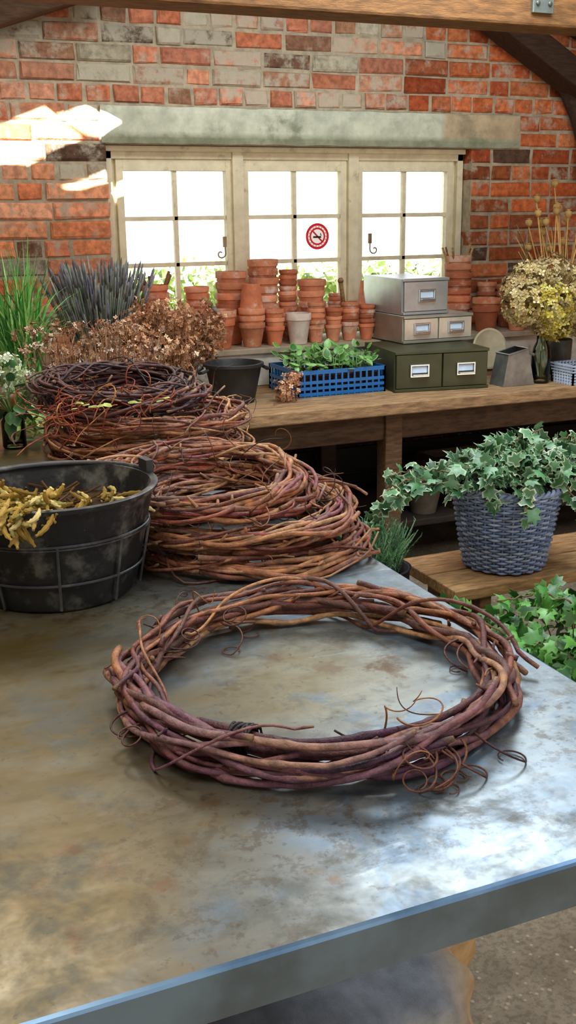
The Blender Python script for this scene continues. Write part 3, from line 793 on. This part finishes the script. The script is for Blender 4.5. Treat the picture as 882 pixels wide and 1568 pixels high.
for i,(x,y,R,mw,mh,pal,t1,t2) in enumerate(st):
    m=MB(); wreath(m,(x,y,zz),R,mw,mh,28,mkcf(pal),(.0026,.0054),60,12,6,seed=60+i,stub=14,tilt=(t1,t2),wild=.25); zz+=mh*1.85
    m.obj('grapevine_wreath',[M_vine],(x,y,zz-mh*2))
m=MB(); rr3=random.Random(9)
for i in range(60):
    p=Vector((.47+rr3.uniform(-.09,.16),2.27+rr3.uniform(-.06,.06),TZ+.15+rr3.uniform(-.06,.01))); d=Vector((rr3.uniform(-1,1),rr3.uniform(-1,.3),rr3.uniform(-.3,.8))).normalized(); ax=Vector((rr3.uniform(-1,1),rr3.uniform(-1,1),rr3.uniform(-1,1))).normalized(); pts=[p.copy()]; q=p.copy()
    for j in range(20): d=(Quaternion(ax,.05+.014*j)@d).normalized(); q=q+d*.005; pts.append(q.copy())
    m.tube(pts,.0014,4,0,C(rr3.choice(['a04c2c','b45c34','7a3828','b87c44','8a3428'])))
for i in range(14):
    p=Vector((.46+rr3.uniform(-.05,.2),2.2+rr3.uniform(-.02,.05),TZ+.16)); leaf(m,p,(rr3.uniform(-1,1),-.6,.2),(0,-.4,1),.022,C('9ab04c'),C('c4c070'),OVAL)
m.obj('loose_vine_tendrils',[M_vine],(.5,2.27,TZ+.15))

# ------------------------------------------------------------- BLACK BUCKET
bx,by=.272,1.545
m=MB(); H_=.163; R1,R0=.150,.118; dk=C('191b1d',.85)
prof=[(0,0),(R0-.004,0),(R0,.004)]
for k in range(1,9):
    t=k/8; prof.append((R0+(R1-R0)*t,.004+(H_-.012)*t))
prof+=[(R1+.006,H_-.008),(R1+.007,H_-.002),(R1+.003,H_),(R1-.004,H_-.002),(R1-.008,H_-.014),(R0-.006,.012),(0,.012)]
m.lathe(prof,(bx,by,TZ+.001),64,0,dk,wob=.008)
def rad_at(z_): return R0+(R1-R0)*z_/H_
for z_ in (.045,.102,.106):
    m.tube([(bx+(rad_at(z_)+.003)*math.cos(a),by+(rad_at(z_)+.003)*math.sin(a),TZ+z_) for a in np.linspace(0,2*math.pi,64,endpoint=False)],.0020,6,0,C('34363a',.84),closed=True)
for i in range(9):
    a=i/9*2*math.pi+.35
    m.tube([(bx+(rad_at(z_)+.004)*math.cos(a),by+(rad_at(z_)+.004)*math.sin(a),TZ+z_) for z_ in (.006,.05,.10,.106)],.0022,6,0,C('3c3e40',.84))
for a in (.15,math.pi+.15):
    q=Vector((bx+(R1+.004)*math.cos(a),by+(R1+.004)*math.sin(a),TZ+H_+.004)); m.box(q,(.012,.03,.03),0,C('2a2c2e',.9),rz=a)
hp=[]
for i in range(26):
    t=i/25*math.pi; a=.15
    u_=Vector((math.cos(a),math.sin(a),0)); v_=Vector((-math.sin(a),math.cos(a),0))
    hp.append(Vector((bx,by,TZ+H_+.002))+u_*(R1+.002)*math.cos(t)+v_*(.142*math.sin(t))+Vector((0,0,-.004*math.sin(t))))
m.tube(hp,.004,8,0,C('3a3c3e',.9))
m.lathe([(0,.122),(.06,.126),(.133,.120)],(bx,by,TZ),30,1,C('3e3020'))
rr4=random.Random(3)
def pod(p,d,L,col):
    ax=Vector((rr4.uniform(-1,1),rr4.uniform(-1,1),rr4.uniform(-1,1))).normalized(); pts=[];q=Vector(p);d=Vector(d).normalized(); rad=[]
    K=11
    for j in range(K):
        pts.append(q.copy()); d=(Quaternion(ax,.10)@d).normalized(); q=q+d*L/K; rad.append(.0034*(math.sin(math.pi*(j+.35)/(K+.2))**.6)*(1+.28*math.sin(j*2.6))+.0004)
    m.tube(pts,rad,7,2,col)
for i in range(250):
    if i<215: a=rr4.uniform(-2.9,-1.75); r=rr4.uniform(.08,.162)
    elif i<240: a=rr4.uniform(-1.8,-1.2); r=rr4.uniform(.05,.12)
    else: a=rr4.uniform(-.6,.3); r=rr4.uniform(.05,.11)
    hz=.140+.034*rr4.random() if i<215 else .130
    if r>.142: hz+=.012
    p=(bx+r*math.cos(a),by+r*math.sin(a),TZ+hz)
    out=1 if r>.12 else .3
    pod(p,(math.cos(a)*out+rr4.uniform(-.7,.7),math.sin(a)*out+rr4.uniform(-.7,.7),rr4.uniform(-2.2,.2) if r>.14 else rr4.uniform(-.1,.3)),rr4.uniform(.03,.052),C(rr4.choice(['b89c4c','ccb064','9c8240','d8c888','887034','9e9858','c0b068'])))
for i in range(40):
    a=rr4.uniform(0,6.28); r=rr4.uniform(0,.12); p=Vector((bx+r*math.cos(a),by+r*math.sin(a),TZ+.128)); d=Vector((rr4.uniform(-1,1),rr4.uniform(-1,1),.15)); m.tube([p,p+d*.03,p+d*.05+Vector((0,0,.004))],.0018,5,2,C('5a4028'))
m.obj('black_bucket',[M_rubber,M_soil,M_dry],(bx,by,TZ),auto=.8)

# ------------------------------------------------------------- JAR WITH FLOWERS
jx,jy=.375,2.60
m=MB()
m.lathe([(0,0),(.026,0),(.029,.005),(.029,.065),(.022,.078),(.024,.088),(.021,.088),(.019,.078),(.026,.064),(.026,.008),(0,.006)],(jx,jy,TZ+.001),26,0,C('ffffff'))
for i in range(14):
    a=U(0,6.28); m.tube([(jx,jy,TZ+.02),(jx+.01*math.cos(a),jy+.01*math.sin(a),TZ+.09),(jx+.05*math.cos(a),jy+.05*math.sin(a),TZ+.15)],.002,5,1,C('5c8a44'))
for dx,dy,dz in ((-.03,-.02,.16),(.03,-.03,.17),(0,.02,.20),(.05,.01,.14),(-.05,.02,.18),(-.06,-.03,.13)):
    floretball(m,(jx+dx,jy+dy,TZ+dz),.035,90,.009,['cfd8b8','b4c498','e0e6d0','98ac78'],mat=2)
for i in range(50):
    d=rv(); d.normalize(); leaf(m,Vector((jx,jy,TZ+.13))+d*.055,d,(0,0,1),U(.03,.05),C('3c6a38',1,.2),C('5a8a4a',1,.2),OVAL,1)
m.obj('jar_of_white_flowers',[M_vase,M_leaf,M_dry],(jx,jy,TZ))
m=MB()
for i in range(70):
    p=Vector((.44+U(-.03,.09),2.70+U(-.06,.1),TZ+U(.01,.07))); leaf(m,p,rv()+Vector((0,0,.4)),(0,-.3,1),U(.02,.035),C(random.choice(['8aa84c','a8bc60','6a8c3c']),1,.2),C('b4c878'),OVAL)
m.obj('leafy_sprigs',[M_leaf],(.45,2.7,TZ))
m=MB(); rs=random.Random(31)
for i in range(150):
    b0=Vector((.50+.32*rs.random(),2.90+rs.uniform(-.05,.08),TZ+.004)); q=b0+Vector((rs.uniform(-.06,.06),rs.uniform(-.05,.05),rs.uniform(.10,.26)))
    m.tube([b0,(b0+q)/2+Vector((rs.uniform(-.02,.02),0,0)),q],.0014,4,0,C(rs.choice(['7e5c44','9a7656','64503c'])))
    if rs.random()<.6: floretball(m,q,rs.uniform(.007,.015),10,.0075,['b08870','ccac90','e0d0c0','946c50','bc9878'],jit=.8)
    else:
        for k in range(4): m.tube([q,q+Vector((rs.uniform(-.03,.03),rs.uniform(-.03,.03),rs.uniform(0,.03)))],.001,3,0,C('8a5c40'))
m.obj('dried_seed_heads',[M_dry],(.63,2.92,TZ))

# ------------------------------------------------------------- RIGHT SIDE
m=MB(); PZ=.40
m.box((2.12,2.50,PZ-.018),(1.15,.16,.035),0,C('a07e54')); m.box((2.12,2.67,PZ-.018),(1.15,.16,.035),0,C('946f48'))
for x in (1.66,2.6):
    m.box((x,2.585,(PZ-.035)/2),(.04,.30,PZ-.035),0,C('6a4c30'))
m.obj('low_wooden_bench',[M_wood],(2.1,2.58,0),smooth=False,bevel=.004)
kx,ky=1.81,2.57
m=MB(); bh=.25; r0,r1=.118,.162
def br(z_): t=z_/bh; return r0+(r1-r0)*t**.9
nst=34; wcol=['8696b4','7486a8','98a6c0','667698','8c98ae']
for i in range(nst):
    a=i/nst*2*math.pi
    m.tube([(kx+br(z_)*math.cos(a),ky+br(z_)*math.sin(a),PZ+.002+z_) for z_ in np.linspace(0.005,bh,8)],.0034,6,0,C('70809e',1,.1))
nr=30
for r_ in range(nr):
    z_=.006+(bh-.012)*r_/(nr-1); pts=[];ph=(r_%2)*math.pi
    for k in range(nst*4):
        a=k/(nst*4)*2*math.pi; off=.0052*math.cos(nst/2*a*1.0+ph)
        pts.append((kx+(br(z_)+off)*math.cos(a),ky+(br(z_)+off)*math.sin(a),PZ+.003+z_+.0008*math.sin(7*a+r_)))
    m.tube(pts,.0042,6,0,C(random.choice(wcol),1,.12),closed=True)
for s_ in (0,math.pi,):
    pts=[]
    for k in range(160):
        a=k/160*2*math.pi; t=a*22+s_
        pts.append((kx+(br(bh)+.006*math.cos(t))*math.cos(a),ky+(br(bh)+.006*math.cos(t))*math.sin(a),PZ+bh+.004+.006*math.sin(t)))
    m.tube(pts,.006,6,0,C('7e8eae'),closed=True)
m.lathe([(0,.004),(r0,.004)],(kx,ky,PZ),24,0,C('5a6478'))
m.lathe([(0,.21),(.145,.205)],(kx,ky,PZ),24,1,C('2a2018'))
m.obj('wicker_basket',[M_wick,M_soil],(kx,ky,PZ))
def ivycols(var):
    if var: 
        g_=random.choice(['2f5c36','3f6e44','265030','4a7a50','5a8660']); 
        return C(g_,1,.2),C(random.choice(['dfe6c4','c4d2b0','a8c09c','6a9464','4a7a4c']),1,.08)
    g_=random.choice(['3f7a34','4f8e3c','2f622c','5a9840','285a24']); return C(g_,1,.2),C(random.choice(['5a9444','6aa04c','3f7c34']),1,.15)
def ivy(name,loc,masses,trails,var,size):
    m=MB()
    for (c,r,n) in masses:
        for i in range(n):
            d=rv(); 
            if d.length<.05: continue
            d.normalize()
            if d.z<-.35: d.z*=-1
            k=U(.6,1.08); p=Vector((c[0]+d.x*r[0]*k,c[1]+d.y*r[1]*k,c[2]+d.z*r[2]*k))
            a,b=ivycols(var); s_=U(*size)
            leaf(m,p,d*.7+rv(.7)+Vector((0,0,-.35)),d+rv(.5)+Vector((-.1,-.3,.4)),s_,a,b,IVY,0)
            if i%4==0: m.tube([p,p-d*s_*.6+rv(.01),p-d*s_*1.6],.0016,4,0,C('5a5a34'))
    for pts,n in trails:
        P=[Vector(q) for q in pts]; fine=[]
        for i in range(len(P)-1):
            for k in range(8): fine.append(P[i].lerp(P[i+1],k/8)+rv(.006))
        fine.append(P[-1]); m.tube(fine,.0026,5,0,C('6a5a3a'))
        for i in range(n):
            q=random.choice(fine)+rv(.02); a,b=ivycols(var); leaf(m,q,rv()+Vector((0,0,-.5)),rv(.5)+Vector((-.2,-.6,.5)),U(*size),a,b,IVY,0)
    return m.obj(name,[M_leaf],loc)
T=PZ+bh
ivy('variegated_ivy',(kx,ky,T),[((kx,ky,T+.025),(.21,.18,.085),310),((kx+.05,ky,T+.075),(.15,.13,.065),140),((kx-.06,ky-.06,T+.06),(.14,.1,.06),100)],
    [([(kx-.15,ky-.05,T+.03),(kx-.28,ky-.02,T+.04),(kx-.38,ky+.02,T+.0),(kx-.44,ky+.02,T-.06)],46),([(kx-.15,ky,T+.05),(kx-.27,ky+.05,T+.07),(kx-.36,ky+.08,T+.05)],26),
     ([(kx+.12,ky-.1,T+.04),(kx+.25,ky-.16,T+.05),(kx+.38,ky-.2,T-.02),(kx+.45,ky-.22,T-.12)],50),([(kx-.05,ky-.17,T+.02),(kx-.07,ky-.2,T-.03)],12),([(kx+.1,ky-.15,T+.02),(kx+.17,ky-.21,T-.1),(kx+.2,ky-.23,T-.2)],22),
     ([(kx+.1,ky,T+.10),(kx+.22,ky,T+.13),(kx+.3,ky-.02,T+.11)],18),
     ([(kx-.1,ky,T+.08),(kx-.22,ky,T+.03),(kx-.34,ky,T+.06),(kx-.42,ky,T+.02)],8),([(kx,ky,T+.10),(kx+.04,ky,T+.15),(kx+.12,ky,T+.16)],8)],True,(.030,.054))
m=MB(); m.lathe(pot_prof(.16,.22),(1.70,2.02,0.001),30,0,C('6a4a3a',.95)); m.lathe([(0,.2),(.14,.2)],(1.70,2.02,0),20,1,C('2a2018')); m.obj('floor_planter',[M_terra,M_soil],(1.7,2.02,0),auto=.7)
ivy('green_ivy',(1.7,2.0,.2),[((1.70,2.05,.30),(.30,.24,.19),420),((1.48,1.95,.22),(.2,.2,.14),170),((1.95,1.95,.28),(.25,.2,.16),170),((1.62,1.78,.18),(.25,.16,.14),190)],
    [([(1.5,2.0,.40),(1.4,2.05,.46),(1.33,2.08,.5)],16),([(1.7,2.0,.45),(1.6,2.1,.5),(1.5,2.15,.47)],18),([(1.85,1.9,.4),(2.0,1.85,.5),(2.1,1.8,.48)],20)],False,(.03,.058))
m=MB(); hx,hy=1.40,2.62
m.lathe([(0,0),(.075,0),(.095,.43),(.10,.435),(.088,.435),(.07,.02),(0,.02)],(hx,hy,.001),26,1,C('24262a',.98))
m.lathe([(0,.4),(.085,.4)],(hx,hy,0),20,2,C('2a2018'))
for i in range(220):
    a=U(0,6.28); d=Vector((math.cos(a)*U(.1,.9),math.sin(a)*U(.1,.9),1)).normalized(); L=U(.10,.2); p=Vector((hx+U(-.05,.05),hy+U(-.05,.05),.40)); 
    pts=[p,p+d*L*.5+Vector((0,0,.01)),p+d*L]; cg=C(random.choice(['4a7a54','5c8c60','3a6440','7aa078']),1,.2); m.tube(pts,.0015,4,0,cg)
    for k in range(16):
        q=p.lerp(p+d*L,.25+.75*k/15); e_=(d+rv(.9)).normalized()*.014; s_=Vector((.0018,0,0)); m.add([q-s_,q+s_,q+e_],[(0,1,2)],0,cg)
m.obj('potted_conifer',[M_leaf,M_rubber,M_soil],(hx,hy,0))

m=MB()  # crate and pots below the bench coloured dark in place of shade
for k in range(4):
    zz=.235+k*.05
    for yy in (3.72,4.05): m.box((2.65,yy,zz),(.6,.015,.036),0,C('4a3826',1,.1))
    for xx in (2.36,2.94): m.box((xx,3.885,zz),(.015,.33,.036),0,C('4a3826',1,.1))
for xx in (2.37,2.93):
    for yy in (3.73,4.04): m.box((xx,yy,.31),(.03,.03,.19),0,C('3a2c20'))
m.obj('wooden_crate',[M_wood],(2.65,3.88,.22),smooth=False)
for i,(x,y,r) in enumerate(((2.22,3.75,.08),(1.72,3.8,.085),(3.2,3.8,.1),(1.5,3.9,.08))):
    m=MB(); pot(m,x,y,.216,r,r*1.7,False,C(random.choice(['5a3e30','6a6254']),.95)); m.obj('terracotta_pot',[M_terra],(x,y,.216),auto=.7)

m=MB(); N1,N2=60,40; vs=[];cs=[]
for j in range(N2+1):
    v_=j/N2
    for i in range(N1):
        a=i/N1*2*math.pi
        if v_<.15: r=.75+.25*math.sin(v_/.15*math.pi/2)
        elif v_<.8: r=1-.12*(v_-.15)
        else: r=max(.02,.92*math.cos((v_-.8)/.2*math.pi/2*.98))
        f_=1+.07*math.sin(9*a+3*v_)+.05*math.sin(17*a+5*v_*3)+.08*mnoise.noise(Vector((math.cos(a)*2,math.sin(a)*2,v_*3)))
        x=.50+.33*r*f_*math.cos(a); y=1.24+.25*r*f_*math.sin(a); z_=.36*min(1,v_/.8)**.9+(.06*math.sin((v_-.8)/.2*math.pi/2) if v_>.8 else 0)+.02*mnoise.noise(Vector((x*9,y*9,1)))*(v_>.3)
        vs.append((x,y,max(z_,.002))); cs.append(mixc(C('757c84'),C('a08a66'),max(0,min(1,(x-.68)/.08))))
fs=[(j*N1+i,j*N1+(i+1)%N1,(j+1)*N1+(i+1)%N1,(j+1)*N1+i) for j in range(N2) for i in range(N1)]
m.add(vs,fs,0,cs); m.obj('burlap_sack',[M_cloth],(.50,1.24,0))

# ------------------------------------------------------------- LIGHT
w_=bpy.data.worlds.new('World'); S.world=w_; w_.use_nodes=True; nt=w_.node_tree
bg=nt.nodes['Background']; tc=nt.nodes.new('ShaderNodeTexCoord'); sp=nt.nodes.new('ShaderNodeSeparateXYZ'); nt.links.new(tc.outputs['Generated'],sp.inputs[0])
mr=nt.nodes.new('ShaderNodeMapRange'); mr.inputs[1].default_value=-.2; mr.inputs[2].default_value=.5; mr.inputs[3].default_value=.85; mr.inputs[4].default_value=3.4
nt.links.new(sp.outputs[1],mr.inputs[0]); nt.links.new(mr.outputs[0],bg.inputs['Strength']); bg.inputs[0].default_value=(.95,.97,1,1)
def light(name,ty,loc,energy,col,size=None,rot=None,sy=None):
    l=bpy.data.lights.new(name,ty); l.energy=energy; l.color=col
    if ty=='AREA': l.shape='RECTANGLE'; l.size=size; l.size_y=sy or size
    o=bpy.data.objects.new(name,l); o.location=loc
    if rot: o.rotation_euler=rot
    S.collection.objects.link(o); return o
s_=light('sun','SUN',(-2,-3,6),50,(1,.96,.88)); s_.data.angle=.009; s_.rotation_euler=sd.to_track_quat('-Z','Y').to_euler()
light('overhead_fill_1','AREA',(1.9,2.7,2.70),58,(.88,.95,1),1.1,(0,0,0),1.0)  # overhead area lamps added under the closed roof as fill light
light('overhead_fill_2','AREA',(-.5,.7,2.70),48,(1,.94,.85),1.4,(0,.3,0),1.4)
light('overhead_fill_3','AREA',(2.2,.6,2.68),34,(.92,.97,1),1.0,(.3,.0,0),1.2)
light('overhead_fill_4','AREA',(.3,2.9,2.70),24,(1,.94,.85),.8,(0,0,0),.8)

# ------------------------------------------------------------- CAMERA
f,p,r,th=1610,math.radians(15.9),.013,math.radians(23)
F=Vector((math.sin(th)*math.cos(p),math.cos(th)*math.cos(p),-math.sin(p))); R=Vector((math.cos(th),-math.sin(th),0)); Uu=R.cross(F)
Rc=R*math.cos(r)-Uu*math.sin(r); Uc=R*math.sin(r)+Uu*math.cos(r)
cd=bpy.data.cameras.new('camera'); cd.sensor_fit='VERTICAL'; cd.sensor_height=36; cd.sensor_width=36; cd.lens=f/1568*36; cd.clip_start=.02
cam=bpy.data.objects.new('camera',cd); S.collection.objects.link(cam)
Mx=Matrix((Rc,Uc,-F)).transposed().to_4x4(); Mx.translation=(0,0,1.45); cam.matrix_world=Mx
S.camera=cam
